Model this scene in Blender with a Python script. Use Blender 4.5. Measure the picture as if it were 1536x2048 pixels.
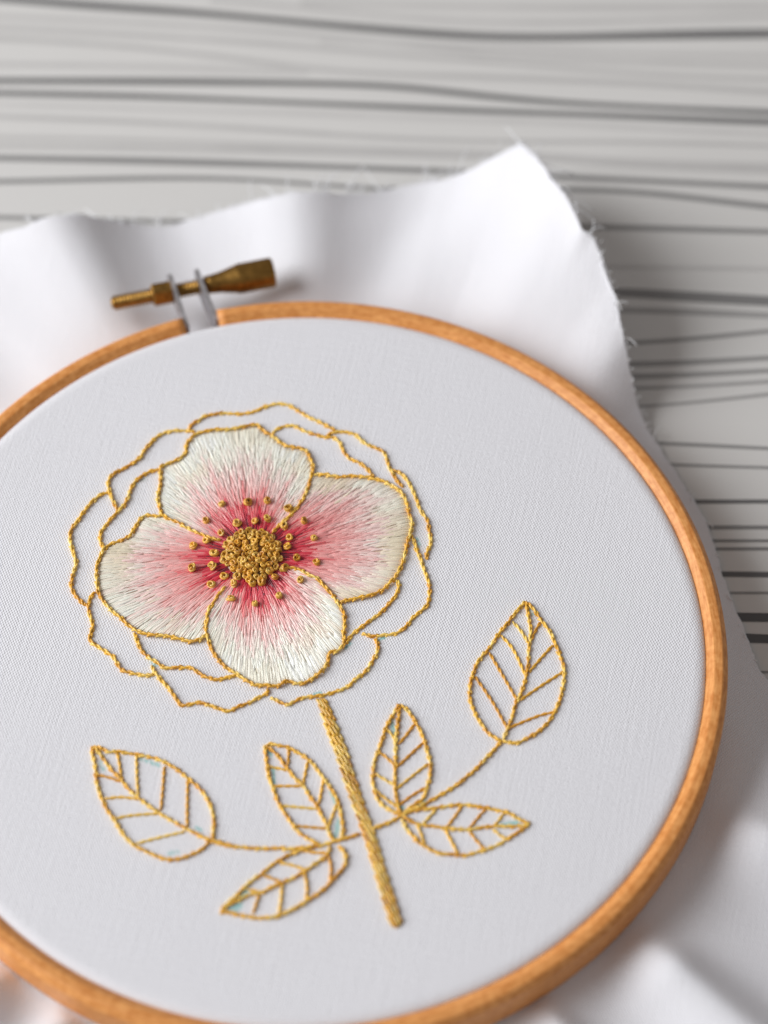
import bpy, bmesh, math, random
import numpy as np
from mathutils import Vector

MM = 0.001
S = bpy.context.scene
for o in list(bpy.data.objects):
    bpy.data.objects.remove(o)
col = S.collection
random.seed(7)
rng = np.random.default_rng(11)

# ---------------------------------------------------------------- camera
TILT = math.radians(32.1413)
CAM = Vector((15.3818, -226.5335, 415.275)) * MM
cam_d = bpy.data.cameras.new('camera')
cam = bpy.data.objects.new('camera', cam_d)
col.objects.link(cam)
cam.location = CAM
cam.rotation_euler = (TILT, 0, 0)
cam_d.sensor_fit = 'VERTICAL'
cam_d.sensor_height = 17.3
cam_d.sensor_width = 13.0
cam_d.lens = 5000 / 2048 * 17.3
cam_d.clip_start = 0.02
cam_d.clip_end = 20
cam_d.dof.use_dof = True
cam_d.dof.focus_distance = 0.4685
cam_d.dof.aperture_fstop = 3.3
S.camera = cam

# ---------------------------------------------------------------- light
w = bpy.data.worlds.new('World')
S.world = w
w.use_nodes = True
bg = w.node_tree.nodes['Background']
bg.inputs[0].default_value = (1.0, 0.945, 0.915, 1)
bg.inputs[1].default_value = 0.235


def area(name, loc, target, sx, sy, power, colr):
    l = bpy.data.lights.new(name, 'AREA')
    l.shape = 'RECTANGLE'
    l.size, l.size_y = sx, sy
    l.energy = power
    l.color = colr
    ob = bpy.data.objects.new(name, l)
    col.objects.link(ob)
    ob.location = loc
    ob.rotation_euler = (Vector(target) - Vector(loc)).to_track_quat('-Z', 'Y').to_euler()
    return ob


area('window_light', (-1.40, 0.04, 0.86), (0.02, 0.02, 0.0), 1.25, 1.25, 36.8, (0.96, 0.983, 1.0))

S.view_settings.view_transform = 'Standard'
S.view_settings.look = 'None'
S.view_settings.exposure = 0.07
S.view_settings.gamma = 1.0
S.view_settings.use_curve_mapping = False
S.render.engine = 'CYCLES'
S.cycles.max_bounces = 8

# ---------------------------------------------------------------- the design, measured on the cloth (mm)
OUTER = [[(-22.7,46.91),(-22.36,48.14),(-21.0,49.22),(-19.51,50.36),(-17.74,50.76),(-15.7,51.07),(-13.65,50.76),(-10.95,51.07),(-9.18,51.85),(-7.41,52.78),(-5.37,53.25),(-3.57,52.94),(-2.01,52.0),(0.06,50.45),(2.13,49.22),(3.93,48.14),(5.85,46.85)],[(-21.66,46.45),(-22.94,46.76),(-24.99,46.91),(-27.01,46.6),(-28.99,45.38),(-30.18,43.85),(-31.12,42.33),(-31.8,40.81),(-33.0,39.45),(-34.7,38.24),(-36.65,37.04),(-37.58,35.69),(-37.82,34.34),(-37.26,32.41),(-36.51,30.33),(-35.66,28.56)],[(-37.38,32.41),(-38.88,32.26),(-40.3,30.92),(-41.67,28.85),(-42.79,26.79),(-43.79,25.03),(-44.42,23.28),(-44.16,21.25),(-43.37,18.64),(-42.74,16.63),(-43.12,14.85),(-43.33,13.14),(-43.38,11.44),(-42.54,9.74),(-41.35,8.33),(-40.43,7.34)],[(-28.12,37.79),(-29.61,37.49),(-31.08,36.59),(-32.51,35.09),(-33.3,33.3),(-33.81,31.22),(-34.47,29.59),(-35.51,28.12),(-36.79,26.5),(-37.7,25.03),(-38.48,23.57),(-38.5,21.83),(-37.88,19.8)],[(-38.79,10.44),(-39.47,9.45),(-39.85,7.76),(-39.74,6.08),(-39.15,4.4),(-38.82,3.01),(-39.1,1.62),(-39.07,-0.05),(-37.59,-1.29),(-36.08,-2.39),(-34.57,-3.49),(-33.76,-4.99),(-32.72,-6.36),(-30.78,-6.9),(-28.59,-7.45),(-26.92,-7.31)],[(-27.27,-5.13),(-26.83,-6.63),(-25.68,-8.26),(-24.17,-9.88),(-22.89,-11.77),(-21.62,-13.52),(-19.96,-13.38),(-18.31,-13.06),(-16.62,-13.52),(-14.7,-14.19),(-12.78,-14.72),(-11.14,-13.78),(-9.12,-12.98),(-7.72,-12.04),(-6.07,-11.1),(-5.86,-10.15)],[(-31.0,1.75),(-30.42,-0.05),(-29.34,-2.25),(-28.06,-3.62),(-26.57,-4.58),(-25.32,-5.68),(-23.63,-5.81),(-21.72,-5.68),(-20.03,-5.76),(-19.04,-6.63),(-17.32,-7.72),(-15.38,-8.26),(-13.48,-7.77),(-11.82,-7.45)],[(-5.34,-11.77),(-3.89,-12.71),(-2.2,-13.52),(-1.03,-12.85),(0.39,-12.04),(2.53,-11.77),(4.43,-11.5),(6.33,-10.83),(8.47,-9.88),(10.14,-8.26),(11.81,-6.77),(13.0,-4.99),(13.96,-3.08),(14.32,-1.43),(13.83,0.51)],[(11.29,1.62),(12.74,0.92),(13.95,0.92),(15.65,1.12),(17.58,1.48),(19.28,2.73),(20.5,4.4),(21.97,6.08),(23.2,7.2),(23.83,8.89),(23.97,11.15),(23.62,13.14),(23.03,15.14),(22.31,17.72),(21.58,19.74),(20.98,22.06),(20.61,23.28)],[(8.28,-0.74),(9.35,0.92),(10.8,2.45),(12.73,4.12),(14.43,5.52),(15.65,6.92),(16.87,8.61),(17.85,10.3),(18.22,11.72),(17.86,13.14)],[(-6.48,46.3),(-4.98,47.52),(-3.21,47.99),(-1.93,47.83),(-0.13,46.76),(1.92,45.99),(3.71,45.38),(5.49,45.22),(6.77,44.16),(7.55,42.02),(8.83,40.36),(10.35,39.6),(11.62,38.39),(12.63,37.19),(13.27,35.84)],[(3.96,45.68),(5.48,46.45),(7.51,46.6),(9.55,45.99),(10.83,44.77),(12.11,43.55),(13.88,42.78),(15.4,41.72),(16.04,39.9),(16.29,38.39),(17.17,36.59),(18.17,34.79),(18.92,33.6)],[(16.92,37.79),(18.43,37.04),(19.68,35.69),(20.67,33.6),(21.41,31.52),(22.39,28.56),(23.5,26.5),(23.85,24.74),(24.21,22.7),(24.31,20.96),(23.55,18.93),(23.29,17.49)]]
PETAL_LINES = [[(-15.7,21.39),(-17.45,21.97),(-19.73,23.14),(-22.01,24.3),(-24.05,25.62),(-26.86,27.23),(-27.72,29.44),(-28.12,31.52),(-27.69,34.2),(-27.82,36.89),(-27.88,38.09),(-26.66,39.0),(-24.68,39.9),(-23.23,41.57),(-23.06,43.55),(-22.12,45.22),(-20.63,46.3),(-18.11,46.91),(-14.81,47.06),(-12.28,47.68),(-10.86,47.99),(-9.33,47.99),(-8.02,46.6),(-6.47,45.68),(-5.17,44.31),(-3.36,43.09),(-1.07,42.63),(0.2,42.18),(0.99,40.51),(1.52,38.7),(1.55,36.89),(0.96,34.49),(0.25,31.81),(-0.72,29.74),(-2.05,27.68),(-4.0,25.62),(-5.46,24.01),(-6.06,23.28)],[(1.81,36.59),(4.07,36.44),(6.6,35.99),(9.11,36.23),(11.63,35.84),(13.39,35.54),(15.4,34.94),(17.41,33.6),(18.79,32.41),(19.66,30.33),(20.14,27.68),(20.75,25.62),(20.49,23.28),(19.86,21.25),(19.48,18.93),(18.6,15.77),(17.37,13.28),(15.89,11.44),(14.43,10.16),(12.72,9.45),(10.76,8.89),(8.81,8.47),(7.11,8.04)],[(-4.28,15.57),(-2.55,15.57),(-0.58,15.14),(1.16,14.0),(2.89,13.14),(4.39,11.15),(5.63,9.6),(6.87,7.76),(7.86,5.52),(8.12,3.56),(7.9,1.62),(7.92,-0.87),(6.97,-2.25),(5.29,-2.94),(5.07,-4.72),(4.36,-6.08),(2.94,-7.58),(1.29,-8.8),(-0.38,-9.21),(-2.3,-8.67),(-3.96,-9.61),(-6.35,-9.61),(-8.26,-9.61),(-9.23,-8.94),(-10.6,-7.99),(-12.07,-6.9),(-14.29,-5.27),(-15.8,-3.35),(-16.84,-1.15),(-17.67,1.62),(-17.63,3.84),(-17.35,6.08),(-16.45,8.04),(-15.3,10.02),(-14.12,11.44)],[(-17.64,0.78),(-18.82,-0.05),(-20.49,-0.46),(-22.94,0.23),(-25.38,0.78),(-27.81,1.06),(-30.02,1.62),(-31.77,2.73),(-33.82,4.68),(-35.62,6.36),(-37.2,8.33),(-38.31,10.59),(-38.7,12.86),(-38.85,15.43),(-38.48,17.44),(-37.63,19.74),(-36.46,20.81),(-34.28,21.68),(-32.85,22.7),(-32.18,24.16),(-31.06,26.5),(-29.61,27.23),(-27.85,26.94),(-26.86,27.23)]]
PETAL_FILLS = [[(-15.7,21.39),(-17.45,21.97),(-19.73,23.14),(-22.01,24.3),(-24.05,25.62),(-26.86,27.23),(-27.72,29.44),(-28.12,31.52),(-27.69,34.2),(-27.82,36.89),(-27.88,38.09),(-26.66,39.0),(-24.68,39.9),(-23.23,41.57),(-23.06,43.55),(-22.12,45.22),(-20.63,46.3),(-18.11,46.91),(-14.81,47.06),(-12.28,47.68),(-10.86,47.99),(-9.33,47.99),(-8.02,46.6),(-6.47,45.68),(-5.17,44.31),(-3.36,43.09),(-1.07,42.63),(0.2,42.18),(0.99,40.51),(1.52,38.7),(1.55,36.89),(0.96,34.49),(0.25,31.81),(-0.72,29.74),(-2.05,27.68),(-4.0,25.62),(-5.46,24.01),(-6.06,23.28),(-9.54,18.39)],[(1.81,36.59),(4.07,36.44),(6.6,35.99),(9.11,36.23),(11.63,35.84),(13.39,35.54),(15.4,34.94),(17.41,33.6),(18.79,32.41),(19.66,30.33),(20.14,27.68),(20.75,25.62),(20.49,23.28),(19.86,21.25),(19.48,18.93),(18.6,15.77),(17.37,13.28),(15.89,11.44),(14.43,10.16),(12.72,9.45),(10.76,8.89),(8.81,8.47),(7.11,8.04),(6.87,7.76),(5.63,9.6),(4.39,11.15),(2.89,13.14),(1.16,14.0),(-0.58,15.14),(-2.55,15.57),(-4.28,15.57),(-9.54,18.39),(-6.06,23.28),(-5.46,24.01),(-4.0,25.62),(-2.05,27.68),(-0.72,29.74),(0.25,31.81),(0.96,34.49),(1.55,36.89)],[(-4.28,15.57),(-2.55,15.57),(-0.58,15.14),(1.16,14.0),(2.89,13.14),(4.39,11.15),(5.63,9.6),(6.87,7.76),(7.86,5.52),(8.12,3.56),(7.9,1.62),(7.92,-0.87),(6.97,-2.25),(5.29,-2.94),(5.07,-4.72),(4.36,-6.08),(2.94,-7.58),(1.29,-8.8),(-0.38,-9.21),(-2.3,-8.67),(-3.96,-9.61),(-6.35,-9.61),(-8.26,-9.61),(-9.23,-8.94),(-10.6,-7.99),(-12.07,-6.9),(-14.29,-5.27),(-15.8,-3.35),(-16.84,-1.15),(-17.67,1.62),(-17.63,3.84),(-17.35,6.08),(-16.45,8.04),(-15.3,10.02),(-14.12,11.44),(-9.54,18.39)],[(-17.64,0.78),(-18.82,-0.05),(-20.49,-0.46),(-22.94,0.23),(-25.38,0.78),(-27.81,1.06),(-30.02,1.62),(-31.77,2.73),(-33.82,4.68),(-35.62,6.36),(-37.2,8.33),(-38.31,10.59),(-38.7,12.86),(-38.85,15.43),(-38.48,17.44),(-37.63,19.74),(-36.46,20.81),(-34.28,21.68),(-32.85,22.7),(-32.18,24.16),(-31.06,26.5),(-29.61,27.23),(-27.85,26.94),(-26.86,27.23),(-26.86,27.23),(-24.05,25.62),(-22.01,24.3),(-19.73,23.14),(-17.45,21.97),(-15.7,21.39),(-9.54,18.39),(-14.12,11.44),(-15.3,10.02),(-16.45,8.04),(-17.35,6.08),(-17.63,3.84),(-17.67,1.62)]]
CENTRE = (-9.54,18.39)
KNOTS = [(-15.5,29.15),(-10.86,29.66),(-18.37,25.31),(-12.68,24.75),(-15.48,22.95),(-18.21,21.06),(-20.68,19.66),(-16.69,18.22),(-20.76,14.65),(-16.82,15.31),(-14.73,13.33),(-17.06,11.48),(-7.08,29.88),(-2.63,28.24),(0.16,25.2),(-6.88,25.76),(-9.21,25.24),(-3.79,24.19),(-2.5,21.73),(2.03,21.5),(-2.88,19.5),(-1.08,17.18),(2.72,15.91),(-3.78,14.76),(-0.34,12.46),(-5.05,12.68),(-7.66,11.8),(-4.25,8.87),(-8.75,6.92),(-9.63,11.48),(-13.4,8.05),(-12.54,11.48)]
LEAVES = [{'sides':[[(-37.24,-21.8),(-35.77,-22.26),(-34.28,-23.06),(-32.64,-22.94),(-31.18,-23.29),(-29.31,-23.52),(-27.23,-23.98),(-25.14,-24.66),(-23.25,-25.57),(-21.35,-26.94),(-19.64,-28.41),(-17.95,-29.99),(-16.44,-32.02),(-15.34,-34.26),(-14.84,-36.71),(-14.87,-38.7),(-15.11,-40.46)],[(-37.24,-21.8),(-37.24,-23.4),(-36.7,-25.46),(-36.36,-27.73),(-35.8,-30.22),(-34.95,-32.47),(-33.8,-34.7),(-32.47,-36.71),(-30.91,-39.14),(-29.19,-41.12),(-27.12,-42.33),(-25.06,-43.31),(-23.01,-44.08),(-21.0,-44.08),(-19.02,-43.42),(-17.06,-42.33),(-15.3,-40.68)]],'mid':[(-37.24,-21.8),(-35.45,-24.09),(-33.66,-26.6),(-31.92,-28.41),(-30.16,-30.67),(-28.45,-32.24),(-26.54,-33.81),(-24.64,-35.15),(-22.34,-36.6),(-20.05,-38.04),(-17.78,-39.25),(-15.31,-40.57)],'veins':[[(-32.71,-23.4),(-32.16,-25.92),(-31.71,-28.41)],[(-29.3,-23.75),(-28.96,-28.19),(-28.6,-31.35)],[(-24.15,-26.14),(-24.25,-30.45),(-24.37,-34.37)],[(-19.83,-28.87),(-19.73,-33.81),(-19.55,-37.93)],[(-36.26,-27.62),(-34.19,-28.07),(-32.1,-28.87)],[(-34.35,-32.36),(-31.72,-32.02),(-28.75,-32.36)],[(-32.59,-36.26),(-29.49,-35.6),(-25.25,-35.26)],[(-28.19,-41.01),(-24.81,-40.02),(-20.22,-38.81)]]},{'sides':[[(-6.1,-21.63),(-5.04,-21.37),(-3.38,-21.76),(-1.48,-22.42),(0.42,-23.6),(1.85,-24.64),(3.28,-26.34),(4.72,-28.67),(5.91,-30.48),(6.97,-32.28),(7.57,-34.32),(7.94,-36.61),(8.08,-38.89),(7.63,-40.4)],[(-6.1,-21.63),(-5.93,-23.73),(-5.63,-26.08),(-5.11,-28.41),(-4.35,-30.73),(-3.36,-33.3),(-1.91,-35.85),(-0.48,-37.88),(1.16,-39.64),(2.79,-40.65),(4.19,-41.4)]],'mid':[(-6.1,-21.63),(-4.05,-23.47),(-2.36,-25.82),(-0.67,-28.15),(1.0,-29.96),(2.2,-32.02),(3.62,-34.07),(4.82,-36.61),(5.65,-38.89),(6.25,-40.4)],'veins':[[(-1.83,-22.68),(-1.89,-25.56)],[(1.62,-25.04),(0.87,-29.45)],[(4.48,-28.67),(3.84,-33.04)],[(6.87,-33.56),(5.64,-37.37)],[(-5.4,-25.95),(-2.34,-26.6)],[(-4.61,-29.83),(0.53,-29.83)],[(-3.24,-33.68),(3.39,-34.32)],[(-0.72,-37.62),(4.84,-38.13)]]},{'sides':[[(-13.21,-54.0),(-12.02,-52.54),(-10.47,-51.07),(-8.93,-49.35),(-7.38,-47.87),(-6.03,-46.76),(-4.24,-45.15),(-2.44,-43.9),(-0.62,-42.91),(1.21,-42.16),(3.04,-41.78)],[(-13.21,-54.0),(-11.28,-54.24),(-8.99,-54.85),(-6.27,-55.22),(-4.01,-55.09),(-2.21,-54.49),(-0.19,-53.39),(1.83,-52.05),(3.85,-50.58),(5.43,-49.11),(6.78,-47.38),(8.14,-45.89),(8.7,-44.15),(8.34,-42.66),(7.41,-41.4)]],'mid':[(-12.67,-53.39),(-10.44,-52.05),(-8.2,-50.83),(-5.94,-50.34),(-4.14,-49.35),(-2.33,-48.61),(-0.53,-47.63),(1.51,-46.27),(3.09,-45.15),(4.68,-43.9),(5.81,-42.41),(6.03,-41.4)],'veins':[[(-8.23,-49.85),(-6.17,-50.34)],[(-6.03,-47.01),(-4.18,-47.75),(-2.57,-48.49)],[(-2.65,-44.78),(-0.57,-45.27),(1.39,-46.02)],[(-6.49,-51.07),(-7.32,-54.0)],[(-2.45,-48.61),(-2.61,-51.81),(-2.89,-54.24)],[(1.39,-46.39),(1.9,-49.35),(1.72,-52.05)],[(5.59,-43.41),(6.08,-45.65),(5.87,-47.87)],[(0.75,-42.28),(3.06,-42.78),(5.35,-42.78)]]},{'sides':[[(18.33,-13.3),(17.02,-15.57),(15.83,-17.97),(15.12,-20.35),(14.41,-22.71),(13.6,-25.33),(13.37,-27.67),(13.49,-29.99),(14.08,-32.05),(15.12,-33.59),(16.75,-34.73),(18.37,-35.63)],[(18.33,-13.3),(19.63,-14.51),(20.81,-16.37),(21.74,-18.23),(22.67,-20.87),(23.35,-23.5),(23.8,-25.59),(23.54,-28.19),(23.05,-30.25),(22.34,-32.31),(20.93,-33.33),(19.53,-34.61),(18.6,-35.63)]],'mid':[(18.33,-13.3),(18.01,-16.11),(17.77,-19.03),(17.48,-21.66),(17.47,-24.28),(17.35,-27.15),(17.34,-29.74),(17.57,-32.05),(18.03,-34.35),(18.49,-35.63)],'veins':[[(15.95,-18.63),(17.01,-19.82),(17.48,-21.66)],[(14.65,-23.11),(16.29,-24.55),(17.35,-25.85)],[(13.83,-27.41),(15.59,-28.57),(17.34,-29.74)],[(13.96,-30.77),(15.82,-32.43),(17.79,-33.97)],[(20.8,-17.57),(19.37,-19.69),(18.18,-21.27)],[(22.19,-21.4),(20.06,-23.63),(17.94,-25.85)],[(23.1,-25.59),(20.5,-27.8),(17.92,-30.12)],[(22.59,-30.25),(20.25,-31.79),(18.38,-33.33)]]},{'sides':[[(18.6,-35.75),(19.53,-34.99),(21.39,-34.61),(23.71,-34.35),(26.51,-33.84),(29.07,-33.59),(31.62,-33.84),(33.93,-34.22),(36.01,-34.73),(37.62,-35.24),(39.44,-36.39),(41.38,-37.4)],[(18.6,-36.13),(19.51,-38.41),(20.89,-40.18),(22.49,-41.56),(24.09,-42.56),(25.46,-43.06),(27.3,-43.19),(29.13,-43.44),(31.21,-42.94),(33.53,-42.19),(35.85,-41.18),(37.96,-39.67),(39.85,-38.41),(41.38,-37.4)]],'mid':[(18.83,-35.88),(20.45,-36.9),(22.06,-37.53),(24.14,-37.66),(26.22,-38.16),(28.3,-38.29),(30.6,-38.41),(32.69,-38.03),(34.78,-37.78),(37.09,-37.78),(39.41,-37.66),(41.38,-37.4)],'veins':[[(24.64,-34.48),(23.47,-35.88),(22.3,-37.28)],[(29.3,-33.71),(27.87,-36.01),(26.57,-37.78)],[(33.58,-34.22),(32.04,-36.13),(30.61,-38.03)],[(36.69,-35.24),(35.73,-36.64),(34.9,-37.66)],[(21.25,-37.4),(22.05,-39.42),(22.49,-41.31)],[(26.33,-38.54),(27.34,-40.68),(28.34,-42.81)],[(30.6,-38.79),(31.83,-40.56),(33.07,-42.06)],[(34.88,-38.41),(35.89,-39.42),(36.8,-40.05)]]},{'sides':[[(41.89,8.39),(40.46,6.6),(39.14,4.71),(37.81,2.82),(36.49,0.95),(34.8,-1.74),(33.5,-3.39),(32.56,-5.03),(31.8,-7.08),(31.22,-9.32),(31.09,-11.74),(31.5,-13.76),(32.17,-15.76),(33.2,-17.56),(34.23,-19.15),(35.45,-20.14),(36.49,-20.93)],[(41.89,8.39),(43.21,6.81),(44.42,4.71),(45.63,2.82),(46.65,0.74),(47.46,-1.74),(48.19,-4.01),(48.55,-6.47),(48.37,-8.71),(47.92,-11.14),(47.21,-13.36),(46.24,-15.56),(44.75,-17.56),(43.1,-19.15),(41.29,-20.33),(39.49,-21.22),(37.9,-21.12),(36.85,-20.73)]],'mid':[(41.89,8.39),(42.26,5.55),(42.63,2.82),(42.56,0.54),(42.21,-1.95),(42.04,-4.62),(41.6,-7.08),(41.09,-9.32),(40.3,-11.54),(39.55,-12.95),(38.95,-15.16),(38.18,-17.56),(37.42,-19.34),(36.85,-20.93)],'veins':[[(39.48,3.87),(40.88,1.99),(41.91,-0.09)],[(37.31,0.85),(39.32,-1.95),(41.33,-7.08)],[(34.96,-2.77),(37.19,-7.28),(39.74,-12.55)],[(32.24,-7.79),(35.26,-12.95),(37.8,-18.35)],[(44.39,3.66),(43.61,2.2),(42.82,0.33)],[(46.58,-1.12),(44.51,-3.6),(42.25,-6.47)],[(48.27,-6.67),(44.49,-9.32),(40.46,-12.35)],[(46.35,-14.96),(43.39,-15.76),(38.52,-17.95)]]}]
BRANCHES = [[(-15.31,-40.57),(-13.07,-41.23),(-10.63,-41.78),(-14.95,-40.53),(-13.09,-41.15),(-10.77,-41.65),(-8.46,-41.91),(-6.16,-42.03),(-3.86,-42.03),(-1.1,-42.03),(1.89,-41.78),(4.19,-41.4),(6.48,-40.65),(8.78,-40.02),(11.08,-39.27)],[(13.16,-38.26),(15.7,-37.25),(17.78,-36.1),(19.53,-34.73),(20.93,-34.22),(22.33,-33.59),(24.2,-32.43),(26.31,-31.15),(28.43,-29.61),(30.33,-27.93),(32.24,-26.11),(34.16,-23.89),(35.61,-22.19),(36.71,-20.74)]]
STEM_EDGES = [[(3.13,-12.17),(4.57,-17.4),(6.04,-21.89),(7.5,-26.6),(8.94,-31.25),(10.6,-36.1),(12.01,-40.65),(13.4,-45.65),(15.01,-51.32),(16.59,-56.91)],[(4.63,-12.17),(6.82,-17.4),(8.88,-23.21),(10.09,-27.64),(11.39,-32.02),(12.92,-36.61),(14.32,-41.15),(15.47,-45.4),(16.83,-49.85),(18.52,-56.19)]]
INK = [(-11.28,-53.25,-8.76,-49.97,0.77),(-10.57,-53.72,-9.73,-52.79,0.67),(36.16,-37.61,39.02,-36.93,0.67),(16.75,-16.38,17.29,-19.64,0.48),(18.41,-33.8,18.77,-34.59,0.48),(21.63,-33.41,22.71,-32.43,0.48),(-5.6,-22.37,-4.93,-23.68,0.48),(-4.61,-25.98,-4.26,-29.27,0.38),(7.29,-36.83,6.7,-40.04,0.58),(-1.21,-42.92,0.02,-42.44,0.38),(-35.82,-24.98,-35.01,-26.48,0.38),(-28.46,-24.38,-25.15,-25.68,0.38),(-22.38,-42.92,-20.98,-42.64,0.38),(14.36,0.18,15.38,0.61,0.38),(2.56,-11.24,3.83,-10.83,0.29),(8.16,-1.62,9.08,-0.56,0.38),(21.66,22.28,22.22,20.39,0.29),(-29.26,-1.83,-27.86,-3.73,0.29),(-27.45,-4.57,-26.67,-5.41,0.38),(42.51,6.92,43.03,5.63,0.38),(-39.78,9.41,-39.85,7.57,0.29),(-32.47,34.51,-30.43,36.23,0.29),(5.8,-30.95,7.18,-33.9,0.38),(-18.0,-37.81,-17.09,-38.49,0.29)]
TABLE_LINES = [(1.82,0.9,[(-79.1,176.9),(-67.6,175.3),(-46.9,173.1),(-28.2,171.6),(-3.6,168.4),(15.4,166.1),(30.3,164.5),(41.5,163.8),(52.8,163.7),(69.7,164.3),(86.7,164.8),(109.3,165.1)]),(1.51,0.35,[(-78.5,170.7),(-71.7,170.2),(-48.9,168.9),(-28.0,167.3),(-7.2,165.4),(15.4,162.8),(30.2,159.3),(52.6,157.4),(74.9,156.3),(108.4,155.3)]),(1.5,0.38,[(-78.2,167.3),(-71.4,166.9),(-37.4,164.3),(-14.8,162.5),(15.4,158.9),(41.3,156.3),(74.7,152.6),(108.0,150.9)]),(1.63,0.4,[(-78.0,164.2),(-71.2,163.7),(-48.5,161.9),(-27.7,159.2),(-7.0,155.5),(5.6,153.4),(15.4,152.9),(41.2,151.9),(74.6,150.0),(107.7,147.0)]),(1.78,0.25,[(-77.3,156.0),(-70.5,155.9),(-36.9,155.3),(-14.5,154.1),(-1.1,153.4)]),(1.32,0.85,[(-76.8,150.9),(-70.1,150.9),(-27.4,150.7),(15.4,149.7),(24.5,148.5),(41.1,145.7),(57.6,144.1),(74.2,143.1),(107.2,141.2)]),(1.31,0.85,[(-76.5,147.5),(-69.8,147.3),(-36.5,146.3),(-6.7,144.6),(15.4,143.4),(41.0,141.8),(63.0,140.9),(79.5,139.9),(106.9,138.5)]),(1.45,0.2,[(-76.2,144.4),(-69.6,144.1),(-25.3,142.4),(15.4,140.5),(51.9,138.8),(84.8,136.3),(106.6,135.2)]),(1.29,0.4,[(-75.9,140.8),(-69.3,140.5),(-36.1,138.8),(-6.6,136.3),(15.4,134.3),(35.3,133.3),(57.2,133.3),(79.1,133.0),(106.3,131.8)]),(1.28,0.33,[(-75.4,134.7),(-68.8,134.6),(-35.9,133.7),(-6.5,132.2),(15.4,131.3),(40.7,130.2),(73.3,127.4),(105.8,126.4)]),(1.7,0.38,[(-75.2,132.3),(-68.6,132.2),(-24.8,131.3),(15.4,129.8),(51.6,128.8),(73.2,126.4),(105.7,124.6)]),(1.26,0.7,[(-74.9,128.8),(-68.3,128.6),(-35.6,127.8),(-2.9,126.5),(15.4,125.5),(34.0,124.6),(53.5,123.3),(73.0,122.2),(105.3,120.0)]),(1.11,0.7,[(-74.2,121.8),(-67.8,121.9),(-46.2,122.7),(-26.2,123.2),(-11.5,122.5),(2.6,121.1),(12.4,119.7),(29.6,119.4),(56.7,120.0),(70.7,119.4),(83.5,117.2),(104.7,113.9)]),(1.09,0.65,[(-73.4,112.4),(-67.0,112.1),(-57.3,111.7),(-2.6,110.3),(58.9,109.6),(72.3,109.2),(104.2,107.9)]),(2.15,0.28,[(-3.8,175.0),(15.4,173.8),(53.1,173.0),(110.0,173.5)]),(1.52,0.3,[(-24.3,175.9),(-3.7,173.0),(15.4,170.4),(36.0,168.4),(58.6,168.4),(81.3,169.5),(109.8,170.7)]),(1.8,0.25,[(1.0,163.4),(15.4,162.5),(41.5,160.8),(75.1,158.9),(108.7,158.3)]),(1.06,0.25,[(61.1,99.0),(76.9,98.6),(103.3,98.2)]),(1.84,0.75,[(58.7,92.7),(65.0,92.0),(76.5,91.1),(102.6,89.2)]),(1.17,0.5,[(58.5,87.7),(65.3,87.4),(81.4,86.9),(102.2,85.5)]),(0.9,0.6,[(58.1,78.4),(66.2,78.7),(78.9,79.7),(102.0,82.9)]),(0.89,0.6,[(57.8,73.3),(66.6,73.4),(80.6,73.9),(101.4,75.7)]),(0.88,0.6,[(57.7,70.2),(66.8,70.3),(80.4,70.8),(101.1,72.4)]),(0.75,0.5,[(57.6,67.3),(66.8,67.4),(80.2,67.8),(100.8,69.8)]),(0.62,0.5,[(57.4,62.1),(66.6,62.7),(77.8,63.6),(100.6,67.0)]),(0.61,0.65,[(62.1,54.4),(70.1,54.0),(79.2,53.5),(99.3,52.2)]),(0.6,0.65,[(63.8,49.2),(72.8,48.8),(81.9,48.3),(98.9,47.8)]),(0.71,0.9,[(71.3,39.9),(77.3,39.9),(98.2,40.0)]),(0.7,0.75,[(72.9,33.9),(79.7,33.9),(97.7,33.9)]),(0.58,0.75,[(72.7,30.8),(80.1,30.8),(97.4,30.8)]),(0.58,0.75,[(72.6,28.9),(80.2,28.9),(97.2,29.0)]),(0.91,0.95,[(75.2,23.3),(81.4,23.2),(96.7,22.9)]),(0.45,0.7,[(74.9,18.9),(82.4,18.9),(96.3,18.9)]),(1.45,1,[(76.5,13.7),(83.6,13.4),(95.8,13.3)]),(1.54,1,[(76.2,9.3),(84.9,8.9),(95.4,8.3)]),(0.43,0.7,[(79.5,1.7),(86.7,1.5),(94.8,1.2)])]
CLOTH_EDGE = [(-81.75,93.0,-2.0),(-71.35,98.58,1.0),(-64.98,100.72,3.0),(-58.38,101.24,6.0),(-50.99,102.95,8.0),(-46.2,104.71,5.0),(-40.46,106.45,0.0),(-31.11,106.97,-2.0),(-23.7,109.01,-1.0),(-15.15,110.37,1.0),(-6.53,110.35,5.0),(-0.19,110.61,6.0),(6.07,111.73,3.0),(11.34,113.09,1.0),(22.0,116.38,0.0),(29.43,116.78,2.5),(35.74,117.84,5.5),(40.37,118.57,9.5),(44.49,119.17,12.0),(47.33,112.71,14.0),(50.1,106.08,16.0),(53.35,98.93,17.0),(55.44,92.69,17.0),(55.92,91.29,16.5),(58.1,90.26,16.5),(58.87,86.95,15.0),(61.19,80.63,12.5),(62.8,73.35,10.5),(64.33,67.58,6.5),(65.83,63.44,0.5),(67.97,57.37,-3.5),(70.19,52.91,-4.1),(72.72,48.09,-4.1),(77.15,39.31,-4.1),(79.68,32.77,-4.1),(81.22,22.68,-4.1),(83.41,12.91,-4.1),(84.86,7.95,-4.1),(86.98,0.86,-4.1),(91.86,-8.39,-3.8)]

# ---------------------------------------------------------------- helpers
ZF = 9.6           # height of the stretched cloth, mm
ZT = -5.0          # the tabletop: the bunched cloth keeps the hoop a little above it


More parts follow.
